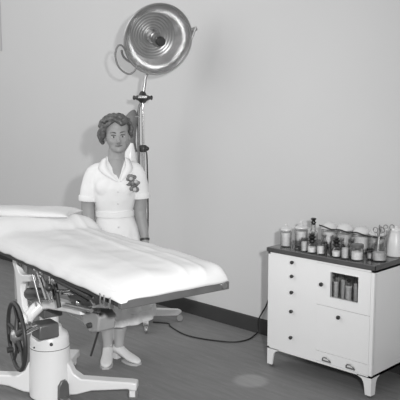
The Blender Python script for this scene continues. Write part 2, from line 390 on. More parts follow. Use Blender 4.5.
# instrument jar with forceps
jx, jy = -2.168, 3.70
bottle_obj('instrument_jar', jx, jy, TZ, jarprof(.045, .105, .034, .02, sh=.025), M['glass_thick'], 'large glass jar holding upright forceps and scissors near the cabinet corner', 'jar', None,
    None, ([(0, .007), (.040, .007), (.040, .05), (0, .05)], M['liquid']))
def forceps(ang, az, top, lab, cls):
    t = thing(cls, lab, cls.split('_')[-1] if cls != 'forceps' else 'forceps', (jx, jy, TZ + .060), az, 'instruments standing in the jar')
    tl = math.tan(R(ang))
    for s in (-1, 1):
        bm = new()
        p0 = Vector((-.018 - s * .003, s * .003, 0)); p1 = Vector((-.018 + tl * top * .55, 0, top * .55)); p2 = Vector((-.018 + tl * top * .8 + s * .010, s * .008, top * .8))
        tube(bm, smooth_path([p0, p1, p2], 4), .0028, 8)
        c = p2 + Vector((s * .006, s * .004, .014))
        tube(bm, [c + Vector((.012 * math.cos(a), .004 * math.cos(a), .015 * math.sin(a))) for a in [2 * PI * k / 16 for k in range(17)]], .0028, 8)
        obj('handle_ring', bm, M['steel'], t)
forceps(6, R(0), .135, 'steel forceps leaning left in the instrument jar', 'forceps')
forceps(9, R(95), .15, 'steel scissors standing upright in the instrument jar', 'scissors')
forceps(-14, R(200), .16, 'longest steel clamp leaning right in the instrument jar', 'clamp')
# white enamel pot at the cabinet's right end
t = thing('enamel_pitcher', 'tall white enamel pitcher at the right end of the cabinet top', 'pitcher', (-2.165, 3.885, TZ))
bm = new(); lathe(bm, [(0, .001), (.050, .001), (.054, .006), (.052, .06), (.045, .11), (.034, .14), (.036, .155), (.033, .155), (.031, .14), (.042, .11), (.049, .06), (.049, .008), (0, .006)], 36); obj('vessel', bm, M['enamel'], t)
bm = new(); tube(bm, smooth_path([(.034, 0, .14), (.075, 0, .135), (.085, 0, .09), (.05, 0, .05)], 5), .005, 8); obj('handle', bm, M['enamel'], t)
bm = new(); lathe(bm, [(0, .156), (.037, .156), (.036, .163), (.018, .172), (.006, .174), (.009, .184), (0, .187)], 28); obj('lid', bm, M['enamel'], t)

# ---------------------------------------------------------------- power cord from the lamp to the wall
bm = new()
tube(bm, smooth_path([(-4.13, 3.66, .006), (-4.02, 3.72, .006), (-3.95, 3.68, .006), (-3.72, 3.62, .006), (-3.52, 3.66, .006), (-3.36, 3.75, .006), (-3.32, 3.86, .006), (-3.345, 3.97, .008), (-3.36, 4.025, .02), (-3.36, 4.028, .09),
    (-3.345, 4.032, .14), (-3.30, 4.040, .22), (-3.265, 4.041, .31), (-3.235, 4.041, .42), (-3.20, 4.041, .50)], 6), .0052, 8)
tag(obj('power_cord', bm, M['black']), 'black power cord curving over the floor and up the wall behind the cabinet', 'cord')

# ---------------------------------------------------------------- operating lamp
DA = R(48.5)
lamp = thing('operating_lamp', 'mobile operating lamp with a large round reflector on a chrome pole', 'lamp', (-4.19, 3.629, 0), DA)
bm = new(); lathe(bm, [(0, .055), (.06, .055), (.06, .085), (.03, .11), (.022, .16), (0, .16)], 28); base = obj('base', bm, M['enamel'], lamp)
for a in (2, 92, 182, 272):
    bm = new(); mt = Matrix.Rotation(R(a), 4, 'Z')
    prism(bm, [(.02, .05), (.26, .05), (.29, .075), (.29, .085), (.26, .098), (.02, .115)], -.02, .02, 'y', mt)
    lg = obj('base_leg', bm, M['enamel'], base, bevel=.005)
    bm = new(); lathe(bm, [(.008, -.009), (.024, -.009), (.026, -.005), (.026, .005), (.024, .009), (.008, .009)], 20, mt @ Matrix.Translation((.275, 0, .0265)) @ Matrix.Rotation(R(90), 4, 'X'))
    box(bm, (.262, -.014, .02), (.288, .014, .055), mt)
    obj('caster', bm, M['steel'], lg)
bm = new(); tube(bm, [(0, 0, .15), (0, 0, 1.38)], .0135, 16); tube(bm, [(0, 0, 1.37), (0, 0, 1.76)], .0105, 16); obj('pole', bm, M['chrome'], lamp)
bm = new(); lathe(bm, [(.01, 1.345), (.026, 1.35), (.030, 1.365), (.030, 1.39), (.022, 1.40), (.012, 1.402)], 20); ball(bm, (.028, -.02, 1.375), .018, 14); ball(bm, (-.02, -.012, 1.385), .012, 12)
obj('height_clamp', bm, M['dark_metal'], lamp)
# tilt joint
bm = new(); lathe(bm, [(.012, 1.72), (.024, 1.725), (.03, 1.735), (.06, 1.748), (.066, 1.757), (.062, 1.77), (.03, 1.782), (.022, 1.80), (.012, 1.81)], 26)
for a in range(0, 360, 60): ball(bm, (.066 * math.cos(R(a)), .066 * math.sin(R(a)), 1.76), (.011, .011, .018), 10)
jt = obj('joint_collar', bm, M['dark_metal'], lamp)
bm = new(); tube(bm, [(-.032, -.060, 1.764), (.032, -.060, 1.764)], .013, 12); obj('joint_bolt', bm, M['chrome'], jt)
# dark guide rod and counterweight left of the pole
bm = new(); tube(bm, smooth_path([(-.012, 0, 1.725), (-.03, 0, 1.68), (-.034, 0, 1.60), (-.034, 0, 1.40), (-.034, 0, 1.17)], 5), .010, 12); obj('guide_rod', bm, M['grey_metal'], lamp)
bm = new(); tube(bm, smooth_path([(-.050, 0, 1.655), (-.062, .0, 1.645), (-.085, 0, 1.60), (-.105, 0, 1.52), (-.112, 0, 1.42), (-.10, 0, 1.34)], 6),
     [.008 + .048 * min(1, math.sin(min(1, i / 18) * PI / 2)) for i in range(31)], 18)
cw = obj('counterweight', bm, mat('grey_cast_weight', .15, .6, var=.2, scale=12), lamp)
bm = new(); tube(bm, [(-.086, -.045, 1.42), (-.10, -.045, 1.34), (-.10, -.02, 1.25)], [.012, .045, .055], 18); obj('weight_shell', bm, M['enamel'], cw)
bm = new(); tube(bm, [(-.072, -.035, 1.612), (-.032, -.02, 1.622)], .009, 10); obj('weight_pin', bm, M['chrome'], cw)
# lamp head
hc = Vector((.120, -.20, 2.175)); hn = Vector((.30, -.90, -.30)).normalized()
HM = Matrix.Translation(hc) @ rot_to(hn)      # local +z points out of the lamp
RR_ = .255
bm = new()
prof = [(RR_, 0), (RR_ + .006, .004), (RR_ + .006, -.008), (RR_, -.012)]
for k in range(1, 13):
    a = PI / 2 * k / 12; prof.append(((RR_) * math.cos(a) if k < 12 else 0, -.012 - .175 * math.sin(a)))
inner = [(0, -.181)] + [((RR_ - .006) * math.sin(PI / 2 * k / 16), -.181 + .175 * (1 - math.cos(PI / 2 * k / 16))) for k in range(1, 17)]
lathe(bm, prof, 56, HM); lathe(bm, inner + [(RR_, 0)], 56, HM)
head = obj('reflector', bm, M['reflector'], lamp)
bm = new(); lathe(bm, [(RR_ - .004, .006), (RR_ + .005, .008), (RR_ + .009, .0), (RR_ + .005, -.008), (RR_ - .004, -.004), (RR_ - .004, .006)], 56, HM); obj('rim', bm, M['steel'], head)
bm = new(); pr = [(0, -.150)]
for k in range(1, 27):
    r = .182 * k / 26; pr.append((r, -.150 + .020 * (r / .182) ** 2 + (.003 if k % 3 == 0 else 0)))
pr += [(.190, -.124), (.190, -.134)]
lathe(bm, pr, 56, HM); obj('ringed_lens', bm, M['reflector_in'], head)
bm = new(); lathe(bm, [(0, -.15), (.050, -.15), (.052, -.11), (.040, -.10), (.034, -.06), (.036, -.055), (.036, -.02), (.026, -.01), (.024, .03), (0, .03)], 28, HM); sk = obj('bulb_socket', bm, M['chrome'], head)
for z in (-.085, -.03, .0):
    bm = new(); lathe(bm, [(.026, z), (.042, z), (.042, z + .010), (.026, z + .010)], 28, HM); obj('socket_ring', bm, M['steel'], sk)
bm = new(); lathe(bm, [(0, .028), (.030, .028), (.034, .036), (.034, .066), (.028, .074), (0, .076)], 28, HM); obj('sterile_handle', bm, M['dark_metal'], head)
# yoke: half hoop behind the reflector
ax = Vector((.96, 0, .21)); ax = (ax - hn * ax.dot(hn)).normalized(); dn = -(hn.cross(ax)).normalized()
if dn.z > 0: dn = -dn
yk = []
back = -hn
for k in range(25):
    a = PI * k / 24
    yk.append(hc + ax * (-.283 * math.cos(a)) + (dn * .80 + back * .60) * .262 * math.sin(a))
bm = new(); tube(bm, yk, .0085, 10); yo = obj('yoke', bm, M['steel'], lamp)
bm = new(); e = hc - ax * .283
tube(bm, smooth_path([e + Vector((.03, -.01, -.0)), e + Vector((.0, -.02, .035)), e + Vector((-.03, -.02, .025)), e + Vector((-.045, -.02, -.04)), e + Vector((-.02, -.02, -.12)), e + Vector((.04, -.02, -.165)), e + Vector((.085, -.02, -.15)), e + Vector((.11, -.02, -.10))], 6), .0065, 10)
obj('side_handle', bm, M['grey_metal'], yo)
e = hc + ax * .283; bm = new(); tube(bm, [e - ax * .03, e + ax * .02], .016, 14); tube(bm, [e + Vector((-.02, -.01, -.07)), e + Vector((.012, -.01, .015))], .008, 10); obj('pivot_knob', bm, M['steel'], yo)
mid = yk[12]
bm = new(); tube(bm, smooth_path([(0.004, 0, 1.79), (.014, 0, 1.86), (.03, 0, 1.93), mid], 5), .0135, 14); obj('stem', bm, M['steel'], lamp)
# thin cord clipped down the pole
bm = new(); tube(bm, smooth_path([(.012, -.02, 1.37), (.026, -.025, 1.33), (.030, -.025, 1.2), (.032, -.025, 1.0), (.030, -.02, .78), (.015, -.02, .5), (.018, -.015, .16)], 6), .006, 8); obj('flex', bm, M['black'], lamp)

# ---------------------------------------------------------------- operating table
TH = R(-9); TO = (-3.47, 2.270, 0)
tb = thing('operating_table', 'old operating table on a white pedestal with exposed levers and a big handwheel', 'operating table', TO, TH)
# pedestal
bm = new(); lathe(bm, [(0, .0225), (.118, .0225), (.124, .03), (.122, .08), (.118, .2), (.114, .315), (.114, .322), (.112, .324), (.112, .37), (.104, .395), (.078, .415), (.068, .44), (.0, .44)], 44)
ped = obj('pedestal', bm, M['enamel'], tb)
bm = new(); lathe(bm, [(.1125, .317), (.1155, .318), (.1155, .321), (.1125, .322)], 44); obj('seam_ring', bm, M['grey_metal'], ped)
for a in (-75, -20, 200):
    bm = new(); ball(bm, (.112 * math.cos(R(a)), .112 * math.sin(R(a)), .36 if a == -20 else .335), .010 if a == -20 else .006, 12); obj('bolt', bm, M['dark_metal'], ped)
bm = new(); tube(bm, [(0, 0, .43), (0, 0, .70)], .055, 24); obj('lift_column', bm, M['enamel'], tb)
for k, a in enumerate((49, 138, 222)):
    mt = Matrix.Rotation(R(a), 4, 'Z'); bm = new(); L_ = .515
    top = [(.08, .26), (.122, .215), (.145, .165), (.19, .132), (.34, .125), (.48, .120), (L_, .115)]
    bot = [(L_, .070), (.49, .068), (.46, .078), (.36, .070), (.25, .062), (.16, .035), (.08, .03)]
    prism(bm, top + bot, -.038, .038, 'y', mt)
    lg = obj('base_leg', bm, M['enamel'], ped, bevel=.008)
    bm = new()
    lathe(bm, [(.008, -.011), (.029, -.011), (.031, -.006), (.031, .006), (.029, .011), (.008, .011)], 22, mt @ Matrix.Translation((L_ - .025, 0, .0315)) @ Matrix.Rotation(R(90), 4, 'X'))
    obj('caster_wheel', bm, M['steel'], lg)
    bm = new(); box(bm, (L_ - .045, -.018, .025), (L_ - .012, -.012, .08), mt); box(bm, (L_ - .045, .012, .025), (L_ - .012, .018, .08), mt); box(bm, (L_ - .045, -.018, .066), (L_ - .012, .018, .08), mt)
    obj('caster_fork', bm, M['enamel'], lg)
# foot pedal on the pedestal
bm = new(); mt = Matrix.Rotation(R(8), 4, 'Z')
prism(bm, [(-.035, .03), (.04, .03), (.036, .11), (.02, .14), (-.01, .14), (-.03, .11)], .11, .135, 'x', mt)
pd = obj('foot_pedal', bm, M['grey_metal'], tb, bevel=.004)
bm = new(); box(bm, (.13, -.03, .03), (.19, .01, .045), mt); obj('pedal_tread', bm, M['steel'], pd, bevel=.004)
# gearbox and handwheel
bm = new(); box(bm, (.065, -.14, .42), (.18, -.02, .505)); gb = obj('gearbox', bm, M['grey_metal'], tb, bevel=.010)
bm = new(); box(bm, (-.06, -.06, .50), (.06, .06, .60)); obj('saddle_block', bm, M['grey_metal'], tb, bevel=.008)
WM = Matrix.Translation((.215, -.285, .487)) @ Matrix.Rotation(R(-8), 4, 'Z') @ Matrix.Rotation(R(90), 4, 'X')
bm = new(); tube(bm, [(.178 * math.cos(2 * PI * k / 48), .178 * math.sin(2 * PI * k / 48), 0) for k in range(49)], .0115, 12, mtx=WM)
wh = obj('handwheel', bm, M['dark_metal'], tb)
for k in range(5):
    a = 2 * PI * k / 5 + .5; bm = new(); c, s = math.cos(a), math.sin(a)
    tube(bm, [(.02 * c, .02 * s, .0), (.10 * c, .10 * s, -.01), (.175 * c, .175 * s, 0)], [.015, .010, .009], 10, mtx=WM); obj('spoke', bm, M['dark_metal'], wh)
bm = new(); lathe(bm, [(0, -.03), (.034, -.03), (.036, .015), (.022, .03), (0, .032)], 24, WM); obj('hub', bm, M['steel'], wh)
bm = new(); tube(bm, [(.215, -.28, .487), (.17, -.15, .50)], .015, 14); obj('axle', bm, M['chrome'], wh)
bm = new(); tube(bm, [(.13 * math.cos(4.0), .13 * math.sin(4.0), .0), (.13 * math.cos(4.0), .13 * math.sin(4.0), .032)], [.013, .017], 14, mtx=WM); obj('crank_grip', bm, M['dark_metal'], wh)
bm = new()
for z in (0, .02, .04): lathe(bm, [(.012, -.006), (.028, -.006), (.028, .006), (.012, .006)], 20, Matrix.Translation((.158, -.235 + z * 1.2, .50 + z * .2)) @ Matrix.Rotation(R(90), 4, 'X'))
obj('gear_rings', bm, M['steel'], gb)
# white casting with arms
bm = new()
prism(bm, [(.02, .585), (.09, .565), (.20, .60), (.42, .635), (.60, .66), (.60, .695), (.40, .685), (.18, .665), (.06, .665), (-.06, .64), (-.06, .585)], -.10, -.05, 'y')
cast = obj('side_arm', bm, M['enamel'], tb, bevel=.008)
bm = new(); tube(bm, smooth_path([(.12, -.20, .51), (.10, -.16, .55), (.10, -.10, .60)], 4), [.036, .036, .034, .033, .033, .033, .034, .034, .036], 18); ball(bm, (.13, -.205, .545), (.034, .02, .034), 18); obj('round_lug', bm, M['enamel'], cast)
bm = new(); lathe(bm, [(0, 0), (.014, 0), (.014, .02), (0, .022)], 16, Matrix.Translation((.135, -.222, .548)) @ Matrix.Rotation(R(90), 4, 'X')); obj('lug_bolt', bm, M['black'], cast)
# rear arm
bm = new(); box(bm, (.05, .03, .545), (.56, .075, .58)); obj('rear_arm', bm, M['enamel'], tb, bevel=.006)
bm = new(); tube(bm, [(.0, -.02, .60), (.62, -.02, .63)], .012, 12); obj('tie_rod', bm, M['dark_metal'], tb)
# Y frame (white yoke)
YB = -.18
bm = new()
outer = [(-.035, .865), (.015, .868), (.035, .80), (.060, .765), (.11, .762), (.28, .795), (.285, .825)]
poly = [(-.03, .87), (.018, .87), (.032, .815), (.055, .788), (.10, .780), (.26, .808), (.26, .775), (.12, .742), (.085, .725), (.075, .69), (.095, .60), (.15, .555), (.15, .52), (.06, .53), (.02, .58), (.018, .68), (.0, .78), (-.03, .82)]
prism(bm, poly, YB, YB + .035, 'y'); yf = obj('yoke_frame', bm, M['enamel'], tb, bevel=.006); yf.location = (-.045, 0, -.004)
bm = new(); prism(bm, [(-.09, .87), (-.06, .87), (-.045, .80), (-.055, .70), (-.03, .62), (.02, .56), (-.03, .555), (-.09, .62), (-.10, .75)], YB + .02, YB + .05, 'y'); obj('yoke_frame', bm, M['trim'], tb, bevel=.005)
bm = new(); tube(bm, [(.03, -.13, .655), (.30, -.13, .715)], .034, 20); obj('cylinder', bm, M['dark_metal'], tb)
bm = new()
for k in range(4): box(bm, (-.46 + k * .055, -.02, .50), (-.415 + k * .055, -.01, .86))
obj('slatted_panel', bm, M['trim'], tb, smooth=False)
# linkage
link = [((.31, -.20, .86), (.40, -.19, .715), 'chrome', .009), ((.345, -.20, .865), (.445, -.19, .72), 'steel', .007), ((.40, -.17, .865), (.415, -.17, .70), 'chrome', .008), ((.37, -.14, .87), (.40, -.12, .66), 'dark_metal', .012),
        ((.45, -.15, .765), (.72, -.15, .822), 'chrome', .009), ((.46, -.05, .74), (.80, -.05, .80), 'dark_metal', .014), ((.30, -.1, .84), (.60, -.1, .80), 'grey_metal', .016), ((.55, -.2, .85), (.90, -.2, .84), 'dark_metal', .014),
        ((.50, -.10, .70), (.80, -.10, .73), 'grey_metal', .008)]
for a, b_, m_, r in link:
    bm = new(); tube(bm, [a, b_], r, 12); obj('linkage_rod', bm, M[m_], tb)
for x, y, z, r, m_ in [(.335, -.215, .862, .014, 'chrome'), (.375, -.215, .868, .012, 'chrome'), (.41, -.215, .862, .014, 'chrome'), (.39, -.215, .838, .010, 'steel'), (.52, -.20, .84, .018, 'steel'), (.60, -.19, .845, .014, 'steel'), (.455, -.2, .79, .02, 'dark_metal')]:
    bm = new(); ball(bm, (x, y, z), r, 14); obj('joint_ball', bm, M[m_], tb)
bm = new(); prism(bm, [(.40, .745), (.62, .80), (.86, .845), (.90, .80), (.74, .745), (.60, .70), (.48, .70)], -.09, -.07, 'y'); obj('sliding_plate', bm, M['grey_metal'], tb, bevel=.003)
for a, b_, r, m_ in (((.42, -.11, .735), (.66, -.11, .79), .008, 'chrome'), ((.50, -.13, .70), (.78, -.13, .735), .010, 'steel'), ((.62, -.16, .80), (.80, -.16, .79), .007, 'dark_metal'), ((.74, -.14, .83), (.90, -.18, .80), .007, 'steel'), ((.30, -.22, .83), (.34, -.20, .68), .006, 'steel')):
    bm = new(); tube(bm, [a, b_], r, 10); obj('linkage_rod', bm, M[m_], tb)
for x, z in ((.78, .835), (.84, .82), (.90, .845), (.70, .76), (.96, .85)):
    bm = new(); ball(bm, (x, -.16, z), .013, 12); obj('joint_ball', bm, M['chrome'], tb)
# foot end mechanism housing
bm = new(); prism(bm, [(.56, .605), (.64, .575), (.72, .60), (.74, .68), (.70, .70), (.55, .67)], -.07, .03, 'y'); hs = obj('slide_housing', bm, mat('grey_painted_iron', .28, .5, var=.1), tb, bevel=.010)
bm = new(); lathe(bm, [(0, 0), (.014, 0), (.014, .02), (0, .024)], 16, Matrix.Translation((.655, -.07, .620)) @ Matrix.Rotation(R(90), 4, 'X')); obj('lock_knob', bm, M['dark_metal'], hs)
bm = new(); tube(bm, [(.64, -.02, .58), (.55, -.02, .42)], .006, 10); obj('release_lever', bm, M['dark_metal'], tb)
bm = new(); tube(bm, smooth_path([(.06, -.18, .50), (.035, -.19, .42), (.01, -.20, .32)], 4), .013, 12, flat=.6); obj('pedal_lever', bm, M['dark_metal'], tb)
# top frame
bm = new()
XE = 1.228
box(bm, (-.95, -.285, .865), (XE, -.262, .897)); box(bm, (-.95, .262, .865), (XE, .285, .905)); 
for x in (-.93, -.4, .3, .75): box(bm, (x, -.27, .87), (x + .03, .27, .90))
tf = obj('top_frame', bm, M['dark_metal'], tb, bevel=.003); tf.location = (0, .058, 0)
bm = new(); box(bm, (XE - .02, -.29, .862), (XE + .008, .29, .899)); obj('end_rail', bm, M['grey_metal'], tf, bevel=.004)
bm = new(); tube(bm, [(XE + .003, .255, .885), (XE + .018, .255, .885)], .014, 14); obj('end_cap', bm, M['steel'], tf)
bm = new(); box(bm, (-.93, -.25, .895), (XE - .05, .26, .906)); obj('top_panel', bm, M['dark_metal'], tf)
bm = new(); ball(bm, (1.13, .03, .848), (.03, .02, .018), 14); obj('lock_knob', bm, M['white_lid'], tf)
for x in (1.07, 1.105, 1.155):
    bm = new(); box(bm, (x, -.303, .852), (x + .014, -.284, .905)); obj('corner_clamp', bm, M['chrome'] if x > 1.05 else M['white_lid'], tf, bevel=.003)

# mattress + sheet
TM = Matrix.Translation(TO) @ Matrix.Rotation(TH, 4, 'Z') @ Matrix.Translation((0, .058, 0))
bm = new(); box(bm, (-.93, -.215, .913), (1.10, .245, .945)); o = obj('mattress', bm, M['pad'], None, bevel=.02)
o.matrix_world = TM; tag(o, 'thin mattress pad lying under the white sheet on the operating table', 'mattress')
bm = new()
NX, NY = 150, 74
xc, xa, yb = .150, 1.094, .300
grid = []
def edge(u): return math.copysign(1 - (1 - abs(u)) ** 1.7, u)
for i in range(NX + 1):
    row_ = []
    u = edge(-1 + 2 * i / NX)
    for j in range(NY + 1):
        v = edge(-1 + 2 * j / NY)
        # rounded plan corners at the ends
        cu = max(0, (abs(u) - .86) / .14); cv = max(0, (abs(v) - .45) / .55)
        shrink = 1 - .05 * (cu ** 2) * (cv ** 2) if v > 0 else 1 - .02 * (cu ** 2) * cv
        x = xc + xa * u * (1 - .015 * cv ** 2 * cu if v > 0 else 1); y = yb * v * shrink
        hgt = (max(0, 1 - abs(u) ** (25 + 17 * v)) ** .5) * (max(0, 1 - abs(v) ** (12 if v > 0 else 3.6)) ** .5)
        base_z = .900 if v > -.9 else .892
        z = base_z + .084 * hgt
        # folds running lengthwise and a soft crosswise ripple
        fold = .006 * math.exp(-((y - .11 + .06 * (x - .3)) / .010) ** 2) + .005 * math.exp(-((y - .19 + .03 * x) / .012) ** 2) + .002 * math.exp(-((y + .03 + .10 * (x - .4)) / .015) ** 2)
        nz = noise.noise(Vector((x * 2.2, y * 9, .3))) * .009 + noise.noise(Vector((x * 9, y * 11, 4.3))) * .005
        z += (fold + nz) * min(1, hgt * 1.5)
        bs = min(1, max(0, (-.05 + .48 * y - x) / .17)); b2 = min(1, max(0, (((x + .2) * .68 - (y - .27) * .73) + .12) / .14)); z += .060 * bs * bs * (3 - 2 * bs) * b2 * b2 * (3 - 2 * b2) * hgt
        if hgt < .35: y += .004 * noise.noise(Vector((x * 12, v * 3, 1))) ; z += .006 * noise.noise(Vector((x * 9, v * 2, 7)))
        row_.append(bm.verts.new((x, y, z)))
    grid.append(row_)
for i in range(NX):
    for j in range(NY): bm.faces.new((grid[i][j], grid[i + 1][j], grid[i + 1][j + 1], grid[i][j + 1]))
o = obj('bed_sheet', bm, M['sheet'], None, angle=180); o.matrix_world = TM
sm = o.modifiers.new('thick', 'SOLIDIFY'); sm.thickness = .002; sm.offset = 1
tag(o, 'smooth white cotton sheet covering the operating table mattress', 'sheet')

# pillow at the head end
bm = new(); NXp = 50
def pillow(bm, c, hx, hy, hz, rz, seed):
    mt = TM @ Matrix.Translation(c) @ Matrix.Rotation(rz, 4, 'Z')
    top = []; bot = []
    for i in range(NXp + 1):
        a = []; b_ = []
        for j in range(NXp + 1):
            u = -1 + 2 * i / NXp; v = -1 + 2 * j / NXp
            prof_ = (max(0, 1 - u ** 4) * max(0, 1 - v ** 4)) ** .45
            pin = 1 - .07 * (1 - v * v) * abs(u) ** 6 - .0; piv = 1 - .07 * (1 - u * u) * abs(v) ** 6
            x = u * hx * pin; y = v * hy * piv
            n_ = noise.noise(Vector((x * 6, y * 6, seed))) * .008 * prof_
            a.append(bm.verts.new(mt @ Vector((x, y, hz * prof_ + n_ + .001)))); b_.append(bm.verts.new(mt @ Vector((x, y, -hz * .35 * prof_ - .001))))
        top.append(a); bot.append(b_)
    for i in range(NXp):
        for j in range(NXp):
            bm.faces.new((top[i][j], top[i + 1][j], top[i + 1][j + 1], top[i][j + 1])); bm.faces.new((bot[i][j + 1], bot[i + 1][j + 1], bot[i + 1][j], bot[i][j]))
    for k in range(NXp):
        bm.faces.new((top[0][k], top[0][k + 1], bot[0][k + 1], bot[0][k])); bm.faces.new((top[-1][k + 1], top[-1][k], bot[-1][k], bot[-1][k + 1]))
        bm.faces.new((top[k + 1][0], top[k][0], bot[k][0], bot[k + 1][0])); bm.faces.new((top[k][-1], top[k + 1][-1], bot[k + 1][-1], bot[k][-1]))
pillow(bm, (-.375, -.01, 1.052), .31, .13, .034, R(43), 2.2)
tag(obj('pillow', bm, M['sheet'], None, angle=180), 'plump white pillow at the head end of the operating table', 'pillow')

# ---------------------------------------------------------------- the nurse
nurse = thing('person', 'standing nurse in white short-sleeved uniform and white shoes, hands behind the table', 'person', (-3.68, 2.95, 0), R(51))
HEADM = Matrix.Translation((.016, 0, 1.40)) @ Matrix.Rotation(R(5), 4, 'Z') @ Matrix.Rotation(R(-3), 4, 'Y') @ Matrix.Translation((0, 0, -1.40))
bm = new()
# torso, neck
loft(bm, [(.80, .0, .0, .145, .115), (.92, -.008, 0, .13, .105), (1.0, -.012, 0, .105, .085), (1.08, -.01, 0, .12, .09), (1.18, -.01, 0, .13, .098), (1.26, -.003, .005, .135, .08), (1.30, 0, .008, .10, .06), (1.345, 0, .008, .07, .055), (1.37, .002, .006, .056, .052), (1.42, .008, .0, .054, .050), (1.48, .014, .0, .050, .045)], 32)
ball(bm, (0, 0, .80), (.14, .11, .07), 24)
# head
ball(bm, (0, .018, 1.560), (.082, .095, .088), 28, HEADM)
ball(bm, (0, -.020, 1.505), (.074, .070, .092), 28, HEADM)
ball(bm, (0, -.034, 1.446), (.052, .046, .048), 22, HEADM)
ball(bm, (0, -.062, 1.422), (.022, .018, .019), 14, HEADM)                       # chin
for s in (-1, 1):
    ball(bm, (s * .036, -.060, 1.480), (.022, .020, .020), 14, HEADM)               # cheek
    ball(bm, (s * .080, .012, 1.500), (.009, .018, .030), 14, HEADM)                # ear
    ball(bm, (s * .030, -.076, 1.532), (.022, .010, .008), 12, HEADM)               # brow
tube(bm, [(0, -.080, 1.520), (0, -.094, 1.490), (0, -.104, 1.472)], [.008, .010, .013], 10, mtx=HEADM)    # nose
ball(bm, (0, -.090, 1.470), (.017, .012, .009), 12, HEADM)
# arms and hands
def hand(bm, wrist, dirv, palm_n, thumb_side):
    d = Vector(dirv).normalized(); s = Vector(palm_n).normalized().cross(d).normalized() * thumb_side; n_ = Vector(palm_n).normalized()
    pc = Vector(wrist) + d * .05
    fr = Matrix((( s.x, n_.x, d.x, pc.x), (s.y, n_.y, d.y, pc.y), (s.z, n_.z, d.z, pc.z), (0, 0, 0, 1)))
    ball(bm, (0, 0, 0), (.036, .016, .052), 16, fr)
    for k, (o_, L_) in enumerate(((.027, .066), (.009, .078), (-.009, .072), (-.026, .056))):
        b0 = pc + d * .035 + s * o_
        tube(bm, smooth_path([b0, b0 + d * L_ * .5 + s * o_ * .15, b0 + d * L_ * .9 + n_ * .010 + s * o_ * .2, b0 + d * L_ * 1.05 + n_ * .020 + s * o_ * .2], 3), [.0095] * 4 + [.0088] * 3 + [.0075] * 3, 8)
    b0 = pc - d * .02 + s * .026
    tube(bm, smooth_path([b0, b0 + d * .03 + s * .022 + n_ * .005, b0 + d * .062 + s * .028 + n_ * .016], 3), [.013, .012, .011, .0105, .010, .009, .008], 8)
tube(bm, smooth_path([(-.12, .0, 1.25), (-.160, .0, 1.215), (-.182, .012, 1.12), (-.186, .020, 1.03), (-.180, .0, .96), (-.168, -.035, .86), (-.160, -.055, .80)], 4),
     [.034] + [.038] * 4 + [.046] * 4 + [.046] * 4 + [.045] * 3 + [.042] * 2 + [.038, .034, .031, .028, .026, .026, .026], 16)
hand(bm, (-.160, -.055, .80), (.08, -.25, -1), (1, 0, 0), 1)
tube(bm, smooth_path([(.11, .0, 1.255), (.143, .0, 1.22), (.158, .012, 1.12), (.154, .022, 1.03), (.160, .010, .96), (.178, -.025, .86), (.186, -.04, .79)], 4),
     [.034] + [.038] * 4 + [.046] * 4 + [.046] * 4 + [.043] * 3 + [.040] * 2 + [.037, .034, .031, .028, .026, .026, .026], 16)
hand(bm, (.186, -.04, .79), (.04, -.2, -1), (-1, 0, 0), -1)
# legs
tube(bm, smooth_path([(-.07, .0, .82), (-.08, -.01, .65), (-.078, -.005, .47), (-.075, .01, .33), (-.073, .02, .18), (-.072, .02, .07)], 4), [.085] * 4 + [.075, .072, .066, .060] + [.052, .050, .050, .052] + [.054, .054, .052, .047] + [.040, .036, .033, .032, .034], 18)
tube(bm, smooth_path([(.07, .0, .82), (.05, -.01, .65), (.028, -.005, .47), (.016, .01, .33), (.008, .02, .18), (.002, .02, .08)], 4), [.085] * 4 + [.075, .072, .066, .060] + [.052, .050, .050, .052] + [.054, .054, .052, .047] + [.040, .036, .033, .032, .034], 18)
body = obj('body', bm, M['skin'], nurse); remesh(body, .0058, 3)
body.data.materials.clear(); body.data.materials.append(M['skin']); body.data.materials.append(M['stocking'])
for p in body.data.polygons:
    if p.center.z < .75 and abs(p.center.x) < .13: p.material_index = 1
# face details
for s in (-1, 1):
    bm = new(); ball(bm, (s * .029, -.078, 1.507), (.0135, .008, .0075), 14, HEADM); ey = obj('eye', bm, M['eye_white'], nurse)
    bm = new(); ball(bm, (s * .029, -.0845, 1.507), (.0065, .003, .0065), 12, HEADM); obj('iris', bm, M['iris'], ey)
    bm = new(); tube(bm, [HEADM @ Vector((s * (.014 + .030 * k / 5), -.0885 + .008 * (k / 5) ** 2 - .001, 1.5155 + .004 * math.sin(PI * k / 5))) for k in range(6)], .0028, 8); obj('eyelid', bm, M['hair'], ey)
    bm = new(); tube(bm, [HEADM @ Vector((s * (.012 + .036 * k / 6), -.0885 + .012 * (k / 6) ** 2, 1.530 + .006 * math.sin(PI * k / 6 * .8))) for k in range(7)], [.002, .0035, .0038, .0035, .003, .0025, .0015], 8); obj('eyebrow', bm, M['hair'], nurse)
bm = new(); tube(bm, [HEADM @ Vector((.025 * t_, -.0865 + .012 * t_ * t_, 1.4475 + .002 * abs(t_))) for t_ in [-1, -.6, -.2, .2, .6, 1]], [.0015, .004, .0055, .0055, .004, .0015], 8); obj('lips', bm, M['lip'], nurse)
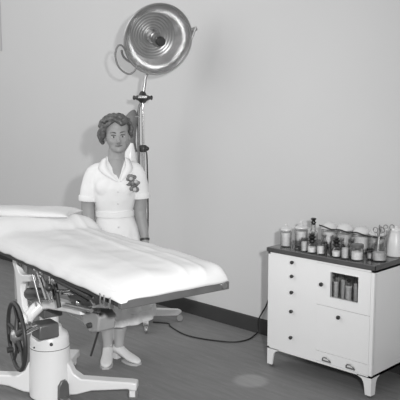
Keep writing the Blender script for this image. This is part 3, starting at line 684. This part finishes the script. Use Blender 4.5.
# hair
bm = new(); random.seed(11)
ball(bm, (-.004, .040, 1.570), (.100, .082, .082), 24, HEADM)
for k in range(230):
    a = random.uniform(0, 2 * PI); el = random.uniform(-.75, 1.3)
    d = Vector((math.cos(a) * math.cos(el), math.sin(a) * math.cos(el), math.sin(el)))
    if d.y < -.10 and el < .50: continue
    if d.x > .3 and d.y < .2 and el < -.1: continue
    c = Vector((-.004, .025, 1.566)) + Vector((d.x * .098, d.y * .098, d.z * .080))
    q = random.uniform(.011, .020)
    ball(bm, c, (q, q, q * .8), 10, HEADM)
def wave(pts, r):
    P = smooth_path(pts, 6); n_ = len(P)
    tube(bm, P, [r * (.55 + .45 * math.sin(PI * (i + .5) / n_)) for i in range(n_)], 10, mtx=HEADM)
wave([(-.060, -.035, 1.615), (-.02, -.068, 1.622), (.015, -.082, 1.600), (.030, -.086, 1.578)], .017)
wave([(.020, -.082, 1.578), (.042, -.074, 1.590), (.066, -.050, 1.598), (.088, -.02, 1.575)], .015)
wave([(-.020, -.072, 1.610), (-.052, -.066, 1.592), (-.076, -.045, 1.572), (-.090, -.03, 1.545)], .015)
wave([(-.03, -.04, 1.635), (.02, -.06, 1.630), (.06, -.04, 1.615)], .018)
wave([(-.085, -.020, 1.580), (-.098, -.030, 1.550), (-.090, -.020, 1.520), (-.104, -.005, 1.490), (-.090, .01, 1.462)], .019)
wave([(-.100, .01, 1.56), (-.112, .005, 1.53), (-.106, .02, 1.50), (-.098, .03, 1.47)], .018)
wave([(.086, -.010, 1.585), (.097, -.015, 1.555), (.090, -.005, 1.525), (.098, .01, 1.495)], .017)
hair = obj('hair', bm, M['hair'], nurse); remesh(hair, .005, 1)
# dress
bm = new()
loft(bm, [(.275, .040, .0, .213, .170), (.30, .040, .0, .212, .170), (.5, .033, .0, .192, .160), (.68, .018, 0, .172, .148), (.80, .008, 0, .160, .138), (.90, -.002, 0, .145, .122), (.975, -.010, 0, .123, .102), (1.0, -.012, 0, .119, .098), (1.03, -.012, 0, .122, .100),
          (1.10, -.010, 0, .140, .118), (1.18, -.008, 0, .156, .126), (1.25, -.004, .005, .170, .104), (1.30, 0, .008, .145, .080), (1.335, 0, .010, .100, .066), (1.36, 0, .012, .068, .060), (1.375, 0, .014, .060, .056)], 44)
for s in (-1, 1): ball(bm, (s * .058 - .008, -.066, 1.185), (.070, .054, .075), 20)
tube(bm, smooth_path([(-.08, .0, 1.302), (-.138, .0, 1.266), (-.166, .006, 1.18), (-.178, .012, 1.10)], 4), [.040, .044, .048, .052, .058, .059, .060, .060, .061, .062, .062, .063, .064], 20)
tube(bm, smooth_path([(.08, .0, 1.310), (.126, .0, 1.276), (.147, .006, 1.19), (.156, .012, 1.115)], 4), [.040, .045, .050, .054, .058, .060, .061, .061, .062, .062, .062, .062, .063], 20)
dress = obj('dress', bm, M['dress'], nurse); remesh(dress, .0065, 2)
# skirt folds
for v in dress.data.vertices:
    if v.co.z < .95:
        f = min(1, (.95 - v.co.z) / .5); a = math.atan2(v.co.y, v.co.x - .03)
        k = .010 * f * math.sin(a * 11 + 2 * v.co.z); v.co.x += math.cos(a) * k; v.co.y += math.sin(a) * k
        if v.co.z < .36: v.co.z += .12 * (v.co.x - .03) 
for v in dress.data.vertices:
    if v.co.z > .85: v.co += Vector((v.co.x, v.co.y, 0)).normalized() * .006 * noise.noise(Vector((v.co.x * 14, v.co.y * 14, v.co.z * 7)))
# V neck opening cut through the cloth
cbm = new(); prism(cbm, [(-.056, 1.42), (.060, 1.42), (.056, 1.35), (.018, 1.235), (-.048, 1.35)], -.25, -.005, 'y'); cut = obj('cutter', cbm, M['dress'], nurse)
bo = dress.modifiers.new('cut', 'BOOLEAN'); bo.operation = 'DIFFERENCE'; bo.object = cut; bo.solver = 'EXACT'
bake(dress); bpy.data.objects.remove(cut)
# chest skin seen in the opening
bm = new()
loft(bm, [(1.20, .0, -.030, .06, .075), (1.27, 0, -.012, .075, .078), (1.32, 0, 0, .070, .066), (1.36, 0, .002, .055, .052)], 26)
chest = obj('neckline_skin', bm, M['skin'], nurse); remesh(chest, .006, 2)
# collar lapels
for s in (-1, 1):
    bm = new()
    pts = [(s * .058, -.048, 1.372), (s * .062, -.075, 1.325), (.006 + s * .034, -.108, 1.275), (.018 + s * .006, -.125, 1.225)]
    wv = [Vector((s * .030, .016, -.012)), Vector((s * .048, .010, -.022)), Vector((s * .040, .004, -.012)), Vector((s * .010, .0, -.002))]
    P = smooth_path(pts, 5); Wd = smooth_path(wv, 5); A = [bm.verts.new(p) for p in P]; B = [bm.verts.new(p + q) for p, q in zip(P, Wd)]
    for k in range(len(A) - 1): bm.faces.new((A[k], A[k + 1], B[k + 1], B[k]))
    lp = obj('collar', bm, M['dress'], nurse); so = lp.modifiers.new('s', 'SOLIDIFY'); so.thickness = .006; so.offset = 0
# belt, buttons, cuffs
bm = new(); loft(bm, [(.985, -.011, 0, .126, .106), (.987, -.011, 0, .1285, .1085), (1.022, -.012, 0, .128, .107), (1.024, -.012, 0, .125, .104)], 44); obj('belt', bm, M['dress'], nurse)
for z, y in ((1.16, -.131), (1.08, -.116), (.93, -.121), (.85, -.136)):
    bm = new(); ball(bm, (.012, y, z), (.007, .004, .007), 12); obj('button', bm, M['white_lid'], nurse)
bm = new(); lathe(bm, [(.057, 0), (.066, 0), (.068, .004), (.068, .032), (.066, .036), (.057, .036)], 28, Matrix.Translation((-.179, .012, 1.086)) @ Matrix.Rotation(R(3), 4, 'Y')); obj('sleeve_cuff', bm, M['dress'], nurse)
bm = new(); lathe(bm, [(.057, 0), (.066, 0), (.0675, .004), (.0675, .032), (.065, .036), (.057, .036)], 28, Matrix.Translation((.1565, .012, 1.098)) @ Matrix.Rotation(R(-3), 4, 'Y')); obj('sleeve_cuff', bm, M['dress'], nurse)
# corsage
bm = new(); random.seed(5)
for k in range(40):
    a = random.uniform(0, 2 * PI); r = random.uniform(0, 1) ** .6
    ball(bm, (.108 + .034 * r * math.cos(a) + .012 * math.sin(a) * r, -.140 + random.uniform(-.008, .01), 1.212 - .052 * r * math.sin(a)), (random.uniform(.008, .016), .010, random.uniform(.008, .016)), 8)
cs = obj('corsage', bm, M['flower'], nurse, angle=180)
bm = new(); 
for x, z in ((.095, 1.245), (.125, 1.225), (.118, 1.175)): ball(bm, (x, -.154, z), (.012, .006, .012), 10)
obj('blossom', bm, mat('pale_blossom', .42, .7), cs)
# watch
bm = new(); lathe(bm, [(.026, 0), (.032, 0), (.033, .003), (.033, .011), (.032, .014), (.026, .014)], 24, Matrix.Translation((.182, -.032, .822)) @ Matrix.Rotation(R(-18), 4, 'X') @ Matrix.Rotation(R(-4), 4, 'Y'))
wt = obj('wristwatch', bm, M['dark_metal'], nurse)
# pen at the pocket
bm = new(); tube(bm, [(-.100, -.128, .835), (-.088, -.128, .888)], .0045, 10); ball(bm, (-.088, -.130, .888), (.011, .006, .006), 10); obj('pen', bm, M['dark_metal'], nurse)
# shoes
def shoe(cx, cy, az):
    mt = Matrix.Translation((cx, cy, 0)) @ Matrix.Rotation(az, 4, 'Z')     # toe towards -y
    bm = new()
    secs = [(.045, .075, .028, .030, .034), (.030, .082, .034, .038, .034), (.0, .085, .036, .040, .030), (-.04, .062, .034, .044, .026), (-.08, .045, .036, .040, .018), (-.12, .036, .042, .034, .012), (-.16, .031, .040, .028, .010), (-.19, .025, .028, .020, .010), (-.202, .022, .012, .010, .012)]
    rows = []
    for y, zc, hw, hh, zb in secs:
        zt = zc + hh * .6; rows.append([bm.verts.new(mt @ Vector((hw * math.cos(a), y, max(zb, zb + (zt - zb) * (.5 + .5 * math.sin(a)))))) for a in [2 * PI * k / 20 for k in range(20)]])
    for a, b_ in zip(rows, rows[1:]):
        for k in range(20): bm.faces.new((a[k], a[(k + 1) % 20], b_[(k + 1) % 20], b_[k]))
    bm.faces.new(rows[0][::-1]); bm.faces.new(rows[-1])
    sh = obj('shoe', bm, M['shoe'], nurse, angle=70); sb = sh.modifiers.new('s', 'SUBSURF'); sb.levels = 1; sb.render_levels = 2
    bm = new(); prism(bm, [(-.026, -.0), (.026, -.0), (.030, .040), (.016, .056), (-.016, .056), (-.030, .040)][::1] if False else [(-.024, .052), (.024, .052), (.027, .012), (.020, -.004), (-.020, -.004), (-.027, .012)], .0, .042, 'z', mt); obj('heel', bm, M['shoe'], sh, bevel=.003)
    bm = new(); prism(bm, [(-.030, -.06), (.030, -.06), (.043, -.12), (.040, -.165), (.022, -.198), (-.022, -.198), (-.040, -.165), (-.043, -.12)], .0, .013, 'z', mt); obj('sole', bm, M['trim'], sh)
    bm = new()
    for k in range(3): tube(bm, [mt @ Vector((-.018, -.035 - .017 * k, .088 - .012 * k)), mt @ Vector((.018, -.035 - .017 * k, .088 - .012 * k))], .003, 6)
    tube(bm, [mt @ Vector((.0, -.03, .092)), mt @ Vector((.028, -.02, .105))], .0028, 6); obj('laces', bm, M['white_lid'], sh)
shoe(-.072, .02, R(-4)); shoe(.000, .02, R(42))
